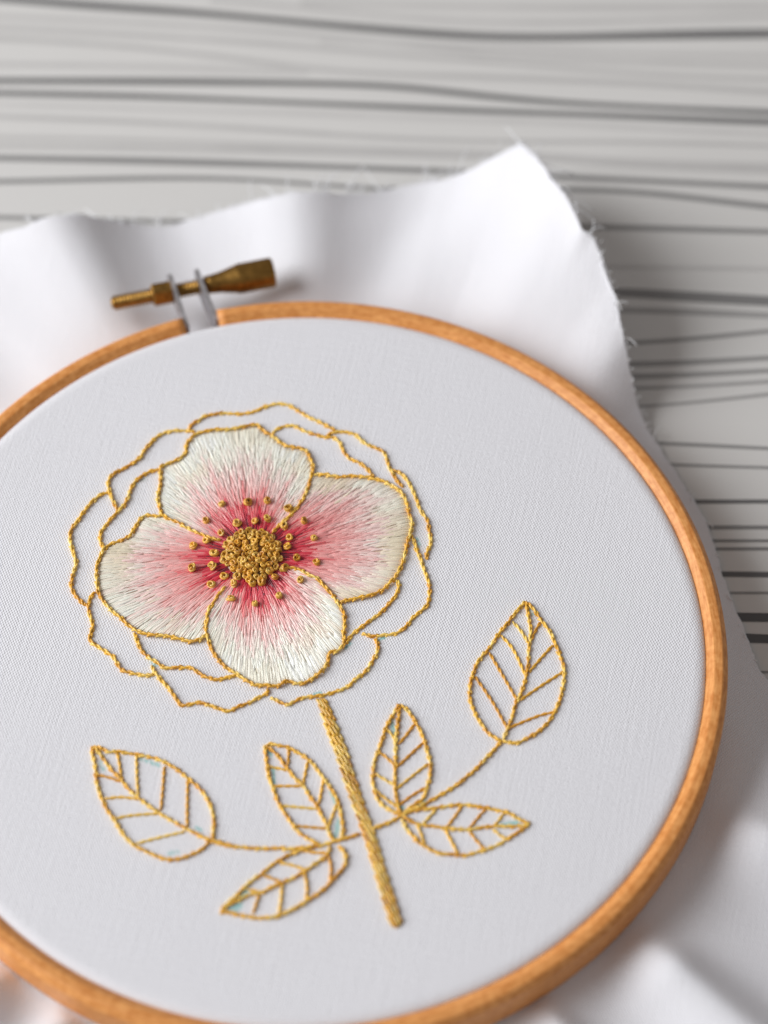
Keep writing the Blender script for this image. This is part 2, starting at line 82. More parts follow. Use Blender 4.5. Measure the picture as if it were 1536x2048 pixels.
def srgb(r, g, b):
    f = lambda c: (c / 255 / 12.92) if c / 255 <= 0.04045 else ((c / 255 + 0.055) / 1.055) ** 2.4
    return np.array([f(r), f(g), f(b)])


class Buf:
    """collects vertices (mm), faces and one colour per vertex"""
    def __init__(self):
        self.v, self.f, self.c, self.n = [], [], [], 0

    def add(self, v, f, c=None):
        v = np.asarray(v, float)
        self.v.append(v)
        n = self.n
        self.f.extend([tuple(i + n for i in q) for q in f])
        if c is None:
            c = (1, 1, 1)
        c = np.asarray(c, float)
        if c.ndim == 1:
            c = np.tile(c, (len(v), 1))
        self.c.append(c)
        self.n += len(v)

    def build(self, name, mat, parent=None, smooth=True, loc=(0, 0, 0)):
        me = bpy.data.meshes.new(name)
        v = np.concatenate(self.v) * MM
        me.from_pydata(v.tolist(), [], self.f)
        c = np.concatenate(self.c)
        at = me.color_attributes.new('thread', 'FLOAT_COLOR', 'POINT')
        at.data.foreach_set('color', np.c_[c, np.ones(len(c))].astype(np.float32).ravel())
        if smooth:
            me.polygons.foreach_set('use_smooth', [True] * len(me.polygons))
        me.materials.append(mat)
        me.update()
        ob = bpy.data.objects.new(name, me)
        col.objects.link(ob)
        ob.location = Vector(loc) * MM
        if parent:
            ob.parent = parent
        return ob


def tube(buf, P, R, sides=6, c=None, caps=True, flat=1.0):
    P = np.asarray(P, float)
    n = len(P)
    R = np.broadcast_to(np.asarray(R, float), (n,))
    t = np.gradient(P, axis=0)
    t /= np.linalg.norm(t, axis=1)[:, None] + 1e-12
    ref = np.array([0, 0, 1.0])
    a = np.cross(t, ref)
    bad = np.linalg.norm(a, axis=1) < 0.15
    if bad.any():
        a[bad] = np.cross(t[bad], np.array([1.0, 0, 0]))
    a /= np.linalg.norm(a, axis=1)[:, None] + 1e-12
    for i in range(1, n):
        if np.dot(a[i], a[i - 1]) < 0:
            a[i] = -a[i]
    b = np.cross(a, t) * flat
    th = np.linspace(0, 2 * np.pi, sides, endpoint=False)
    V = P[:, None, :] + R[:, None, None] * (np.cos(th)[None, :, None] * a[:, None, :] + np.sin(th)[None, :, None] * b[:, None, :])
    F = []
    for i in range(n - 1):
        for j in range(sides):
            k = (j + 1) % sides
            F.append((i * sides + j, i * sides + k, (i + 1) * sides + k, (i + 1) * sides + j))
    if caps:
        F.append(tuple(range(sides))[::-1])
        F.append(tuple(range((n - 1) * sides, n * sides)))
    if c is not None:
        c = np.asarray(c, float)
        if c.ndim == 2:
            c = np.repeat(c, sides, axis=0)
    buf.add(V.reshape(-1, 3), F, c)


def smooth_line(pts, step=0.25):
    """Catmull-Rom through the points, resampled evenly"""
    p = np.asarray(pts, float)
    q = np.vstack([2 * p[0] - p[1], p, 2 * p[-1] - p[-2]])
    out = []
    for i in range(1, len(q) - 2):
        t = np.linspace(0, 1, 12, endpoint=False)[:, None]
        a, b, c, d = q[i - 1], q[i], q[i + 1], q[i + 2]
        out.append(0.5 * ((2 * b) + (c - a) * t + (2 * a - 5 * b + 4 * c - d) * t ** 2 + (3 * b - a - 3 * c + d) * t ** 3))
    out.append(p[-1:])
    o = np.vstack(out)
    s = np.r_[0, np.cumsum(np.linalg.norm(np.diff(o, axis=0), axis=1))]
    n = max(3, int(s[-1] / step) + 1)
    ss = np.linspace(0, s[-1], n)
    return np.c_[[np.interp(ss, s, o[:, k]) for k in range(o.shape[1])]].T, ss


def empty(name, parent=None):
    o = bpy.data.objects.new(name, None)
    col.objects.link(o)
    o.empty_display_size = 0.01
    if parent:
        o.parent = parent
    return o


def tag(o, label=None, cat=None, group=None, kind=None):
    if label: o['label'] = label
    if cat: o['category'] = cat
    if group: o['group'] = group
    if kind: o['kind'] = kind
    return o


# ---------------------------------------------------------------- materials
def mat_new(name):
    m = bpy.data.materials.new(name)
    m.use_nodes = True
    nt = m.node_tree
    return m, nt, nt.nodes['Principled BSDF']


def N(nt, t, **kw):
    n = nt.nodes.new(t)
    for k, v in kw.items():
        setattr(n, k, v)
    return n


def thread_mat(name, rough=0.45, spec=0.5, sheen=0.25, bump=0.35, scale=9000):
    m, nt, b = mat_new(name)
    at = N(nt, 'ShaderNodeAttribute', attribute_name='thread')
    tc = N(nt, 'ShaderNodeTexCoord')
    no = N(nt, 'ShaderNodeTexNoise')
    no.inputs['Scale'].default_value = scale
    no.inputs['Detail'].default_value = 2
    nt.links.new(tc.outputs['Object'], no.inputs['Vector'])
    bp = N(nt, 'ShaderNodeBump')
    bp.inputs['Strength'].default_value = bump
    bp.inputs['Distance'].default_value = 0.00006
    nt.links.new(no.outputs['Fac'], bp.inputs['Height'])
    nt.links.new(bp.outputs['Normal'], b.inputs['Normal'])
    nt.links.new(at.outputs['Color'], b.inputs['Base Color'])
    b.inputs['Roughness'].default_value = rough
    b.inputs['Specular IOR Level'].default_value = spec
    b.inputs['Sheen Weight'].default_value = sheen
    b.inputs['Sheen Roughness'].default_value = 0.4
    return m


M_gold = thread_mat('gold_thread', 0.3, 0.85, 0.1)
M_silk = thread_mat('petal_thread', 0.33, 0.75, 0.35)


def cloth_mat():
    m, nt, b = mat_new('white_cotton')
    at = N(nt, 'ShaderNodeAttribute', attribute_name='thread')
    tc = N(nt, 'ShaderNodeTexCoord')
    mp = N(nt, 'ShaderNodeMapping')
    mp.inputs['Rotation'].default_value = (0, 0, math.radians(12))
    nt.links.new(tc.outputs['Object'], mp.inputs['Vector'])
    # slight waviness of the yarns
    nz = N(nt, 'ShaderNodeTexNoise')
    nz.inputs['Scale'].default_value = 260
    nt.links.new(mp.outputs[0], nz.inputs['Vector'])
    mx = N(nt, 'ShaderNodeVectorMath', operation='MULTIPLY_ADD')
    mx.inputs[1].default_value = (0.00016,) * 3
    nt.links.new(nz.outputs['Color'], mx.inputs[0])
    nt.links.new(mp.outputs[0], mx.inputs[2])
    sep = N(nt, 'ShaderNodeSeparateXYZ')
    nt.links.new(mx.outputs[0], sep.inputs[0])

    def sine(sock, pitch):
        a = N(nt, 'ShaderNodeMath', operation='MULTIPLY')
        a.inputs[1].default_value = 2 * math.pi / pitch
        nt.links.new(sock, a.inputs[0])
        s = N(nt, 'ShaderNodeMath', operation='SINE')
        nt.links.new(a.outputs[0], s.inputs[0])
        return s.outputs[0]
    sx = sine(sep.outputs['X'], 0.00056)
    sy = sine(sep.outputs['Y'], 0.00078)
    pr = N(nt, 'ShaderNodeMath', operation='MULTIPLY')      # plain weave: over-under checker
    nt.links.new(sx, pr.inputs[0]); nt.links.new(sy, pr.inputs[1])
    n2 = N(nt, 'ShaderNodeTexNoise')
    n2.inputs['Scale'].default_value = 2600
    n2.inputs['Detail'].default_value = 3
    nt.links.new(mp.outputs[0], n2.inputs['Vector'])
    ad = N(nt, 'ShaderNodeMath', operation='MULTIPLY_ADD')
    ad.inputs[1].default_value = 2.2
    nt.links.new(n2.outputs['Fac'], ad.inputs[0]); nt.links.new(pr.outputs[0], ad.inputs[2])
    acc = ad.outputs[0]
    for sc in ((70, 2300, 1), (2300, 70, 1)):          # uneven yarns, both ways
        mq = N(nt, 'ShaderNodeMapping')
        mq.inputs['Scale'].default_value = sc
        nt.links.new(mp.outputs[0], mq.inputs['Vector'])
        nq = N(nt, 'ShaderNodeTexNoise')
        nq.inputs['Scale'].default_value = 1.0
        nq.inputs['Detail'].default_value = 1
        nt.links.new(mq.outputs[0], nq.inputs['Vector'])
        ma = N(nt, 'ShaderNodeMath', operation='MULTIPLY_ADD')
        ma.inputs[1].default_value = 1.25
        nt.links.new(nq.outputs['Fac'], ma.inputs[0]); nt.links.new(acc, ma.inputs[2])
        acc = ma.outputs[0]
    bp = N(nt, 'ShaderNodeBump')
    bp.inputs['Strength'].default_value = 0.6
    bp.inputs['Distance'].default_value = 0.00008
    nt.links.new(acc, bp.inputs['Height'])
    nt.links.new(bp.outputs['Normal'], b.inputs['Normal'])
    nt.links.new(at.outputs['Color'], b.inputs['Base Color'])
    b.inputs['Roughness'].default_value = 0.85
    b.inputs['Specular IOR Level'].default_value = 0.2
    b.inputs['Sheen Weight'].default_value = 0.15
    return m


M_cloth = cloth_mat()
CLOTH = np.array([0.825, 0.815, 0.85])


def wood_mat():
    m, nt, b = mat_new('varnished_beech')
    tc = N(nt, 'ShaderNodeTexCoord')
    # polar coordinates so the grain runs round the ring
    sep = N(nt, 'ShaderNodeSeparateXYZ')
    nt.links.new(tc.outputs['Object'], sep.inputs[0])
    an = N(nt, 'ShaderNodeMath', operation='ARCTAN2')
    nt.links.new(sep.outputs['Y'], an.inputs[0]); nt.links.new(sep.outputs['X'], an.inputs[1])
    xy = N(nt, 'ShaderNodeCombineXYZ')
    nt.links.new(sep.outputs['X'], xy.inputs[0]); nt.links.new(sep.outputs['Y'], xy.inputs[1])
    ln = N(nt, 'ShaderNodeVectorMath', operation='LENGTH')
    nt.links.new(xy.outputs[0], ln.inputs[0])
    cb = N(nt, 'ShaderNodeCombineXYZ')
    ma = N(nt, 'ShaderNodeMath', operation='MULTIPLY'); ma.inputs[1].default_value = 0.011
    nt.links.new(an.outputs[0], ma.inputs[0])
    nt.links.new(ma.outputs[0], cb.inputs[0]); nt.links.new(ln.outputs['Value'], cb.inputs[1]); nt.links.new(sep.outputs['Z'], cb.inputs[2])
    no = N(nt, 'ShaderNodeTexNoise')
    no.inputs['Scale'].default_value = 2400
    no.inputs['Detail'].default_value = 5
    nt.links.new(cb.outputs[0], no.inputs['Vector'])
    cb2 = N(nt, 'ShaderNodeCombineXYZ')
    mb = N(nt, 'ShaderNodeMath', operation='MULTIPLY'); mb.inputs[1].default_value = 0.075
    nt.links.new(an.outputs[0], mb.inputs[0])
    nt.links.new(mb.outputs[0], cb2.inputs[0]); nt.links.new(ln.outputs['Value'], cb2.inputs[1]); nt.links.new(sep.outputs['Z'], cb2.inputs[2])
    sp = N(nt, 'ShaderNodeTexNoise')
    sp.inputs['Scale'].default_value = 900
    sp.inputs['Detail'].default_value = 4
    nt.links.new(cb2.outputs[0], sp.inputs['Vector'])
    mixf = N(nt, 'ShaderNodeMath', operation='MULTIPLY_ADD')
    mixf.inputs[1].default_value = 0.55
    nt.links.new(no.outputs['Fac'], mixf.inputs[0])
    half = N(nt, 'ShaderNodeMath', operation='MULTIPLY'); half.inputs[1].default_value = 0.45
    nt.links.new(sp.outputs['Fac'], half.inputs[0])
    nt.links.new(half.outputs[0], mixf.inputs[2])
    cr = N(nt, 'ShaderNodeValToRGB')
    cr.color_ramp.elements[0].position = 0.36
    cr.color_ramp.elements[0].color = (0.60, 0.215, 0.05, 1)
    cr.color_ramp.elements[1].position = 0.64
    cr.color_ramp.elements[1].color = (0.87, 0.405, 0.135, 1)
    nt.links.new(mixf.outputs[0], cr.inputs[0])
    nt.links.new(cr.outputs[0], b.inputs['Base Color'])
    bp = N(nt, 'ShaderNodeBump')
    bp.inputs['Strength'].default_value = 0.5
    bp.inputs['Distance'].default_value = 0.00006
    nt.links.new(mixf.outputs[0], bp.inputs['Height'])
    nt.links.new(bp.outputs['Normal'], b.inputs['Normal'])
    b.inputs['Roughness'].default_value = 0.42
    b.inputs['Specular IOR Level'].default_value = 0.32
    return m


M_wood = wood_mat()


def metal_mat(name, c, rough):
    m, nt, b = mat_new(name)
    tc = N(nt, 'ShaderNodeTexCoord')
    no = N(nt, 'ShaderNodeTexNoise')
    no.inputs['Scale'].default_value = 900
    no.inputs['Detail'].default_value = 4
    nt.links.new(tc.outputs['Object'], no.inputs['Vector'])
    cr = N(nt, 'ShaderNodeValToRGB')
    cr.color_ramp.elements[0].color = (*[x * 0.6 for x in c], 1)
    cr.color_ramp.elements[0].position = 0.3
    cr.color_ramp.elements[1].color = (*c, 1)
    cr.color_ramp.elements[1].position = 0.65
    nt.links.new(no.outputs['Fac'], cr.inputs[0])
    nt.links.new(cr.outputs[0], b.inputs['Base Color'])
    b.inputs['Metallic'].default_value = 1.0
    b.inputs['Roughness'].default_value = rough
    return m


M_brass = metal_mat('aged_brass', (0.42, 0.23, 0.06), 0.38)
M_steel = metal_mat('zinc_steel', (0.62, 0.60, 0.62), 0.5)


def table_mat():
    m, nt, b = mat_new('table_laminate')
    tc = N(nt, 'ShaderNodeTexCoord')
    no = N(nt, 'ShaderNodeTexNoise')
    no.inputs['Scale'].default_value = 25
    no.inputs['Detail'].default_value = 6
    nt.links.new(tc.outputs['Object'], no.inputs['Vector'])
    cr = N(nt, 'ShaderNodeValToRGB')
    cr.color_ramp.elements[0].color = (0.675, 0.658, 0.64, 1)
    cr.color_ramp.elements[1].color = (0.72, 0.702, 0.685, 1)
    nt.links.new(no.outputs['Fac'], cr.inputs[0])
    nt.links.new(cr.outputs[0], b.inputs['Base Color'])
    b.inputs['Roughness'].default_value = 0.5
    b.inputs['Specular IOR Level'].default_value = 0.35
    return m


M_table = table_mat()


def ink_mat(d):
    m, nt, b = mat_new('grey_print')
    light, dark = np.array([0.69, 0.67, 0.655]), np.array([0.10, 0.098, 0.10])
    d = d if d > 0.45 else d * 0.62
    c = light * (1 - d) + dark * d
    tc = N(nt, 'ShaderNodeTexCoord')
    no = N(nt, 'ShaderNodeTexNoise')
    no.inputs['Scale'].default_value = 60
    nt.links.new(tc.outputs['Object'], no.inputs['Vector'])
    cr = N(nt, 'ShaderNodeValToRGB')
    cr.color_ramp.elements[0].color = (*(c * 0.9), 1)
    cr.color_ramp.elements[1].color = (*np.minimum(c * 1.1, 0.69), 1)
    nt.links.new(no.outputs['Fac'], cr.inputs[0])
    nt.links.new(cr.outputs[0], b.inputs['Base Color'])
    b.inputs['Roughness'].default_value = 0.5
    return m


# ---------------------------------------------------------------- table
def build_table():
    B = Buf()
    x0, x1, y0, y1, h = -420, 450, -330, 420, 18
    B.add([(x, y, z) for z in (ZT, ZT - h) for x, y in ((x0, y0), (x1, y0), (x1, y1), (x0, y1))],
          [(0, 1, 2, 3), (7, 6, 5, 4), (0, 4, 5, 1), (1, 5, 6, 2), (2, 6, 7, 3), (3, 7, 4, 0)])
    t = B.build('table', M_table, smooth=False)
    tag(t, 'pale laminate tabletop printed with wavy grey lines under the cloth', 'table', kind='structure')
    mats = {}
    xmin, xmax = -410.0, 440.0
    zs = 0.0
    for i, (wd, d, pts) in enumerate(TABLE_LINES):
        p = list(pts)
        # carry the printed line on past both ends, gently
        if p[0][0] < -60 or p[0][1] < 90 and p[0][0] < 60:
            p = [(xmin, p[0][1] + 6)] + [((xmin + p[0][0]) / 2, p[0][1] + 2)] + p
        if p[-1][0] > 60:
            sl = (p[-1][1] - p[-2][1]) / (p[-1][0] - p[-2][0])
            p = p + [(p[-1][0] + 120, p[-1][1] + sl * 60), (xmax, p[-1][1] + sl * 60 - 5)]
        p = np.array(p)
        gx = np.arange(p[0, 0], p[-1, 0], 2.0)
        gy = np.interp(gx, p[:, 0], p[:, 1])
        for _ in range(3):
            gy = np.convolve(np.pad(gy, 4, mode='edge'), np.ones(9) / 9, 'valid')
        L = np.c_[gx, gy]
        s = gx - gx[0]
        t2 = np.gradient(L, axis=0)
        t2 /= np.linalg.norm(t2, axis=1)[:, None]
        nrm = np.c_[-t2[:, 1], t2[:, 0]]
        hw = wd * (0.62 if d > 0.45 else 0.46) * (1 + 0.12 * np.sin(s / 37 + i * 2.1) + 0.08 * np.sin(s / 11 + i))
        z = ZT + 0.06 + 0.012 * (i % 6)
        a = L + nrm * hw[:, None]
        b = L - nrm * hw[:, None]
        n = len(L)
        B = Buf()
        B.add(np.vstack([np.c_[a, np.full(n, z)], np.c_[b, np.full(n, z)]]),
              [(k, n + k, n + k + 1, k + 1) for k in range(n - 1)])
        key = round(d, 2)
        if key not in mats:
            mats[key] = ink_mat(d)
        B.build('printed_line', mats[key], t, smooth=False)
    return t


build_table()

# ---------------------------------------------------------------- hoop
R_IN, R_W, Z_BOT, Z_TOP = 75.0, 4.15, 1.3, 10.3
GAP_A, GAP_B = math.radians(103.55), math.radians(108.75)   # the slit in the outer ring


def ring(name, prof, a0, a1, parent, n=256):
    """sweep a closed profile of (radius, z) from a0 to a1; full circle when a1-a0 = 2 pi"""
    full = abs(a1 - a0 - 2 * math.pi) < 1e-6
    th = np.linspace(a0, a1, n, endpoint=not full)
    pr = np.asarray(prof)
    m = len(pr)
    V = np.stack([np.cos(th)[:, None] * pr[None, :, 0], np.sin(th)[:, None] * pr[None, :, 0],
                  np.broadcast_to(pr[None, :, 1], (n, m))], -1).reshape(-1, 3)
    F = []
    for i in range(n if full else n - 1):
        i2 = (i + 1) % n
        for j in range(m):
            k = (j + 1) % m
            F.append((i * m + j, i2 * m + j, i2 * m + k, i * m + k))
    if not full:
        F.append(tuple(range(m)))
        F.append(tuple(range((n - 1) * m, n * m))[::-1])
    B = Buf()
    B.add(V, F)
    return B.build(name, M_wood, parent)


def rounded(r0, r1, z0, z1, ri, ro, seg=6):
    """ring profile, rounded top corners (inner ri, outer ro), small bottom corners"""
    out = []
    def arc(cx, cz, r, a, b):
        for t in np.linspace(a, b, seg):
            out.append((cx + r * math.cos(math.radians(t)), cz + r * math.sin(math.radians(t))))
    arc(r0 + ri, z1 - ri, ri, 180, 90)
    arc(r1 - ro, z1 - ro, ro, 90, 0)
    arc(r1 - 0.6, z0 + 0.6, 0.6, 0, -90)
    arc(r0 + 0.6, z0 + 0.6, 0.6, -90, -180)
    return out


hoop = empty('embroidery_hoop')
tag(hoop, 'round varnished wooden embroidery hoop with brass screw, clamped around the white cloth', 'embroidery hoop')
def outer_profile():
    a, b = R_IN, R_IN + R_W
    out = [(a, 9.0), (a + 0.02, 9.12), (a + 0.1, 9.22), (a + 0.22, 9.31), (a + 1.28, Z_TOP - 0.13), (a + 1.42, Z_TOP - 0.05), (a + 1.55, Z_TOP - 0.01), (a + 1.7, Z_TOP),
           (b - 1.35, Z_TOP), (b - 1.2, Z_TOP - 0.02), (b - 1.05, Z_TOP - 0.08), (b - 0.9, Z_TOP - 0.2), (b - 0.3, Z_TOP - 0.85), (b - 0.16, Z_TOP - 1.05), (b - 0.06, Z_TOP - 1.3), (b - 0.02, Z_TOP - 1.6),
           (b, Z_BOT + 0.9), (b, Z_BOT + 0.5), (b - 0.5, Z_BOT), (a + 0.5, Z_BOT), (a, Z_BOT + 0.5), (a, Z_BOT + 0.9), (a, 8.7)]
    return out


ring('outer_ring', outer_profile(), GAP_B, GAP_A + 2 * math.pi, hoop, 300)
ring('inner_ring', rounded(70.4, 74.3, Z_BOT, ZF - 0.7, 0.9, 0.9), 0, 2 * math.pi, hoop, 200)

# screw: axis from its threaded tip to the knob end
A_ = np.array([-40.1, 79.6, 7.6]); B_ = np.array([-7.2, 87.7, 7.6])
ax = (B_ - A_) / np.linalg.norm(B_ - A_); LEN = np.linalg.norm(B_ - A_)
side = np.array([-ax[1], ax[0], 0]); upv = np.array([0, 0, 1.0])


def lathe(name, prof, mat, parent, sides=24, smooth=True, knurl=None, origin=A_):
    B = Buf()
    V, F = [], []
    for s, r in prof:
        for j in range(sides):
            a = 2 * math.pi * j / sides
            rr = r
            if knurl and knurl[0] <= s <= knurl[1]:
                rr = r * (1 + knurl[2] * (1 if j % 2 else -1))
            V.append(origin + ax * s + rr * (math.cos(a) * side + math.sin(a) * upv))
    for i in range(len(prof) - 1):
        for j in range(sides):
            k = (j + 1) % sides
            F.append((i * sides + j, i * sides + k, (i + 1) * sides + k, (i + 1) * sides + j))
    F.append(tuple(range(sides))[::-1]); F.append(tuple(range((len(prof) - 1) * sides, len(prof) * sides)))
    B.add(V, F)
    return B.build(name, mat, parent, smooth)


fx = lambda px: (px - 222) / (548 - 222) * LEN
rod = [(0.0, 0.6), (0.25, 1.1), (0.7, 1.45)]
s = 0.8
while s < fx(415):
    rod += [(s, 1.32), (s + 0.2, 1.66), (s + 0.32, 1.66), (s + 0.52, 1.32)]
    s += 0.72
screw = lathe('screw', rod, M_brass, hoop, 20)
knob_prof = [(fx(408), 1.2), (fx(410), 1.85), (fx(424), 1.95), (fx(440), 2.15), (fx(470), 2.85), (fx(475), 3.0)]
knob_prof += [(fx(477), 3.04), (fx(543), 3.06), (fx(547), 2.9), (fx(548), 2.6)]
lathe('knob', knob_prof, M_brass, screw, 64, True, (fx(476.5), fx(545), 0.018))
# hexagonal nut
nut_prof = [(fx(304), 1.1), (fx(304), 2.1), (fx(307), 2.5), (fx(341), 2.5), (fx(344), 2.1), (fx(344), 1.1)]
lathe('nut', nut_prof, M_brass, hoop, 6, False)


def bracket(ang, px):
    """thin steel lug standing out from the ring end; the screw passes through its rounded tip"""
    u = np.array([math.cos(ang), math.sin(ang), 0])
    tv = np.array([-math.sin(ang), math.cos(ang), 0])
    c = A_ + ax * fx(px)
    rc = float(np.dot(c, u))
    off = float(np.dot(c, tv))
    zc, hw = 7.6, 3.3
    out = []
    for a in np.linspace(-90, 90, 15):
        out.append((rc + 0.4 + hw * math.cos(math.radians(a)), zc + hw * math.sin(math.radians(a))))
    out += [(R_IN + 1.6, 9.3), (R_IN + 1.6, 3.6), (R_IN + 3, 3.6)]
    n = len(out)
    V = []
    for sgn in (-0.4, 0.4):
        for r, z in out:
            t = np.clip((r - (R_IN + R_W)) / (rc - R_IN - R_W), 0, 1)
            V.append(u * r + tv * (off * t + sgn) + np.array([0, 0, z]))
    F = [tuple(range(n)), tuple(range(n, 2 * n))[::-1]]
    for i in range(n):
        j = (i + 1) % n
        F.append((i, n + i, n + j, j))
    B = Buf(); B.add(V, F)
    return B.build('bracket', M_steel, hoop, False)


bracket(GAP_B - 0.006, 347)
bracket(GAP_A + 0.004, 399)

# ---------------------------------------------------------------- the cloth
cloth = empty('embroidered_cloth')
tag(cloth, 'white cotton cloth embroidered with a pink flower and golden leaves, stretched in the hoop', 'cloth')

edge_ang = [math.degrees(math.atan2(y, x)) for x, y, z in CLOTH_EDGE]
edge_r = [math.hypot(x, y) for x, y, z in CLOTH_EDGE]
edge_z = [z for x, y, z in CLOTH_EDGE]
# the rest of the square, out of the picture: (angle, radius, height)
REST = [(150, 118, 2), (165, 112, 5), (180, 108, 2), (195, 112, 3), (208, 122, 6), (216, 132, 2), (226, 150, 9), (232, 140, 13), (237, 140, 3),
        (242, 130, 10), (248, 125, 3), (262, 118, 2), (275, 118, 6), (288, 122, 2), (296, 126, 3), (302, 130, 2), (310, 142, 2), (318, 150, 2.5), (325, 142, 1.5),
        (332, 128, 2), (337, 120, 2.5), (342, 112, 5), (345, 106, 3), (349, 101, 1.6)]
tab = sorted([(a % 360, r, z) for a, r, z in zip(edge_ang, edge_r, edge_z)] + [(float(a), float(r), float(z) + ZT) for a, r, z in REST])
TA = np.array([t[0] for t in tab]); TR = np.array([t[1] for t in tab]); TZ = np.array([t[2] for t in tab])


def edge_at(deg):
    r = np.interp(deg, TA, TR, period=360)
    z = np.mean([np.interp(deg + k, TA, TZ, period=360) for k in np.linspace(-2.2, 2.2, 9)], axis=0)
    zw = np.mean([np.interp(deg + k, TA, TZ, period=360) for k in np.linspace(-1.8, 1.8, 9)], axis=0)
    z = np.where((np.asarray(deg) % 360 > 200) & (np.asarray(deg) % 360 < 345), zw, z)
    return r, z


def edge_smooth(deg):
    return np.mean([np.interp(deg + k, TA, TR, period=360) for k in np.linspace(-4, 4, 15)], axis=0)


def cloth_noise(x, y):
    return (np.sin(x / 17 + 1.3) * np.sin(y / 23 + 0.4) + 0.5 * np.sin(x / 9 - y / 13) + 0.3 * np.sin(y / 6 + x / 21))


FOLDS = [(302.0, 5.0, 3.2, 2.4, 75.0), (316.5, 6.5, 5.0, 3.4, 77.0), (336.5, 5.5, 4.8, 3.6, 79.0), (231.0, 5.5, 3.0, 2.0, 75.0), (241.0, 5.5, 3.0, 2.2, 75.0)]


def build_cloth():
    B = Buf()
    n = 720
    th = np.linspace(0, 2 * np.pi, n, endpoint=False)
    # drum: concentric rings, then down between the two hoops, out under the outer ring, and the loose skirt
    prof = [(r, ZF) for r in np.r_[0.35, np.arange(1, 72.8, 0.5)]]
    for a in np.linspace(0, 90, 7)[0:]:
        prof.append((72.8 + 2.0 * math.sin(math.radians(a)), ZF - 0.8 * (1 - math.cos(math.radians(a)))))
    prof += [(74.82, 6.5), (74.82, 3.0), (74.85, 1.3), (75.6, 0.75), (77.0, 0.6)]
    V, C = [], []
    inkp = np.array(INK)
    for r, z in prof:
        x, y = r * np.cos(th), r * np.sin(th)
        zz = np.full(n, z)
        if r < 73.1:
            zz = zz + 0.05 * cloth_noise(x, y) * min(1, (73.5 - r) / 10)
        c = np.tile(CLOTH, (n, 1))
        if r < 72:
            wob = 1 + 0.35 * np.sin(x * 2.3 + np.sin(y * 1.7)) * np.sin(y * 2.9)
            f = np.zeros(n)
            for ax_, ay_, bx_, by_, ir in inkp:
                ex_, ey_ = bx_ - ax_, by_ - ay_
                tt = np.clip(((x - ax_) * ex_ + (y - ay_) * ey_) / (ex_ * ex_ + ey_ * ey_ + 1e-9), 0, 1)
                d = np.hypot(x - ax_ - ex_ * tt, y - ay_ - ey_ * tt) / ir
                f = np.maximum(f, np.clip(1.25 - d * 1.15 * wob, 0, 1) ** 1.3)
            f = np.clip(f * 0.75, 0, 0.7)[:, None]
            c = c * (1 - f) + np.array([0.12, 0.52, 0.50]) * f
        V.append(np.c_[x, y, zz]); C.append(c)
    deg = np.degrees(th)
    er, ez = edge_at(deg)
    es = edge_smooth(deg)
    curl = np.clip((deg - 36) / 8, 0, 1) * np.clip((80 - deg) / 10, 0, 1)      # corner that curls up towards its free edge
    ss = np.linspace(0, 1, 56)[1:]
    nz = rng.normal(0, 1, n)
    jag = 0.10 * np.convolve(np.r_[nz, nz[:2]], np.ones(3) / 1.7, 'valid') + 0.22 * np.convolve(np.r_[nz[::-1], nz[::-1][:14]], np.ones(15) / 3.9, 'valid')
    for s in ss:
        r = 77.0 + (es + (er - es) * s ** 8 + jag * s ** 6 - 77.0) * s
        x, y = r * np.cos(th), r * np.sin(th)
        rise = 1 - (1 - s) ** 2.3
        base = 0.6 + (ez - 0.6) * ((1 - curl) * (0.82 * rise + 0.18 * s * s) + curl * s ** 1.12)
        span = np.clip((er - 84) / 25, 0, 1)
        sag = -0.9 * np.sin(np.pi * s) * np.clip(ez / 8, 0, 1) * (1 - curl)
        rip = 0.4 * np.sin(th * 19 + 2.0 * s + 2 * np.sin(th * 5)) * np.sin(np.pi * min(1, s * 1.2)) * span + 0.25 * cloth_noise(x * 1.7, y * 1.7) * span * s
        fold = np.zeros(n)
        for fa, fh, sa, sb, r0 in FOLDS:            # short free folds near the hoop: angle, height, gentle side, steep side, start radius
            da = (deg - fa + 180) % 360 - 180
            fold += fh * np.exp(-(da / np.where(da < 0, sa, sb)) ** 2) * (lambda q: q * q * (3 - 2 * q))(np.clip((r - r0) / 15.0, 0, 1))
        z = np.maximum(base + sag + rip + fold, ZT + 0.35)
        # keep clear below the outer ring
        z = np.where(r < R_IN + R_W + 1.0, np.minimum(z, 0.9 + 0.9 * np.clip(r - R_IN - R_W, 0, 1)), z)
        V.append(np.c_[x, y, z]); C.append(np.tile(CLOTH, (n, 1)))
    m = len(V)
    F = []
    idx = np.arange(n); nxt = (idx + 1) % n
    for i in range(m - 1):
        F += list(zip((i * n + idx).tolist(), (i * n + nxt).tolist(), ((i + 1) * n + nxt).tolist(), ((i + 1) * n + idx).tolist()))
    # close the middle
    F.append(tuple(range(n)))
    B.add(np.vstack(V), F, np.vstack(C))
    ob = B.build('cotton_fabric', M_cloth, cloth)
    so = ob.modifiers.new('thickness', 'SOLIDIFY')
    so.thickness = 0.00022
    so.offset = -1
    return ob


fabric = build_cloth()
M_fray = thread_mat('white_yarn', 0.8, 0.2, 0.3)


def fray(x, y, z, dx, dy, dz, curl):
    L = math.sqrt(dx * dx + dy * dy + dz * dz)
    t = np.linspace(0, 1, 14)
    ph = random.uniform(0, 6)
    k = random.uniform(1.5, 3.5)
    P = np.c_[x + dx * t + curl * np.sin(k * t + ph) * t, y + dy * t + curl * np.cos(k * t * 1.3 + ph) * t, z + dz * t + 0.6 * np.sin(3 * t) * t]
    P[:, 2] = np.maximum(P[:, 2], ZT + 0.25)
    B = Buf()
    tube(B, P, np.linspace(0.17, 0.09, 14), 5, (0.86, 0.86, 0.88))
    return B.build('frayed_thread', M_fray, fabric)


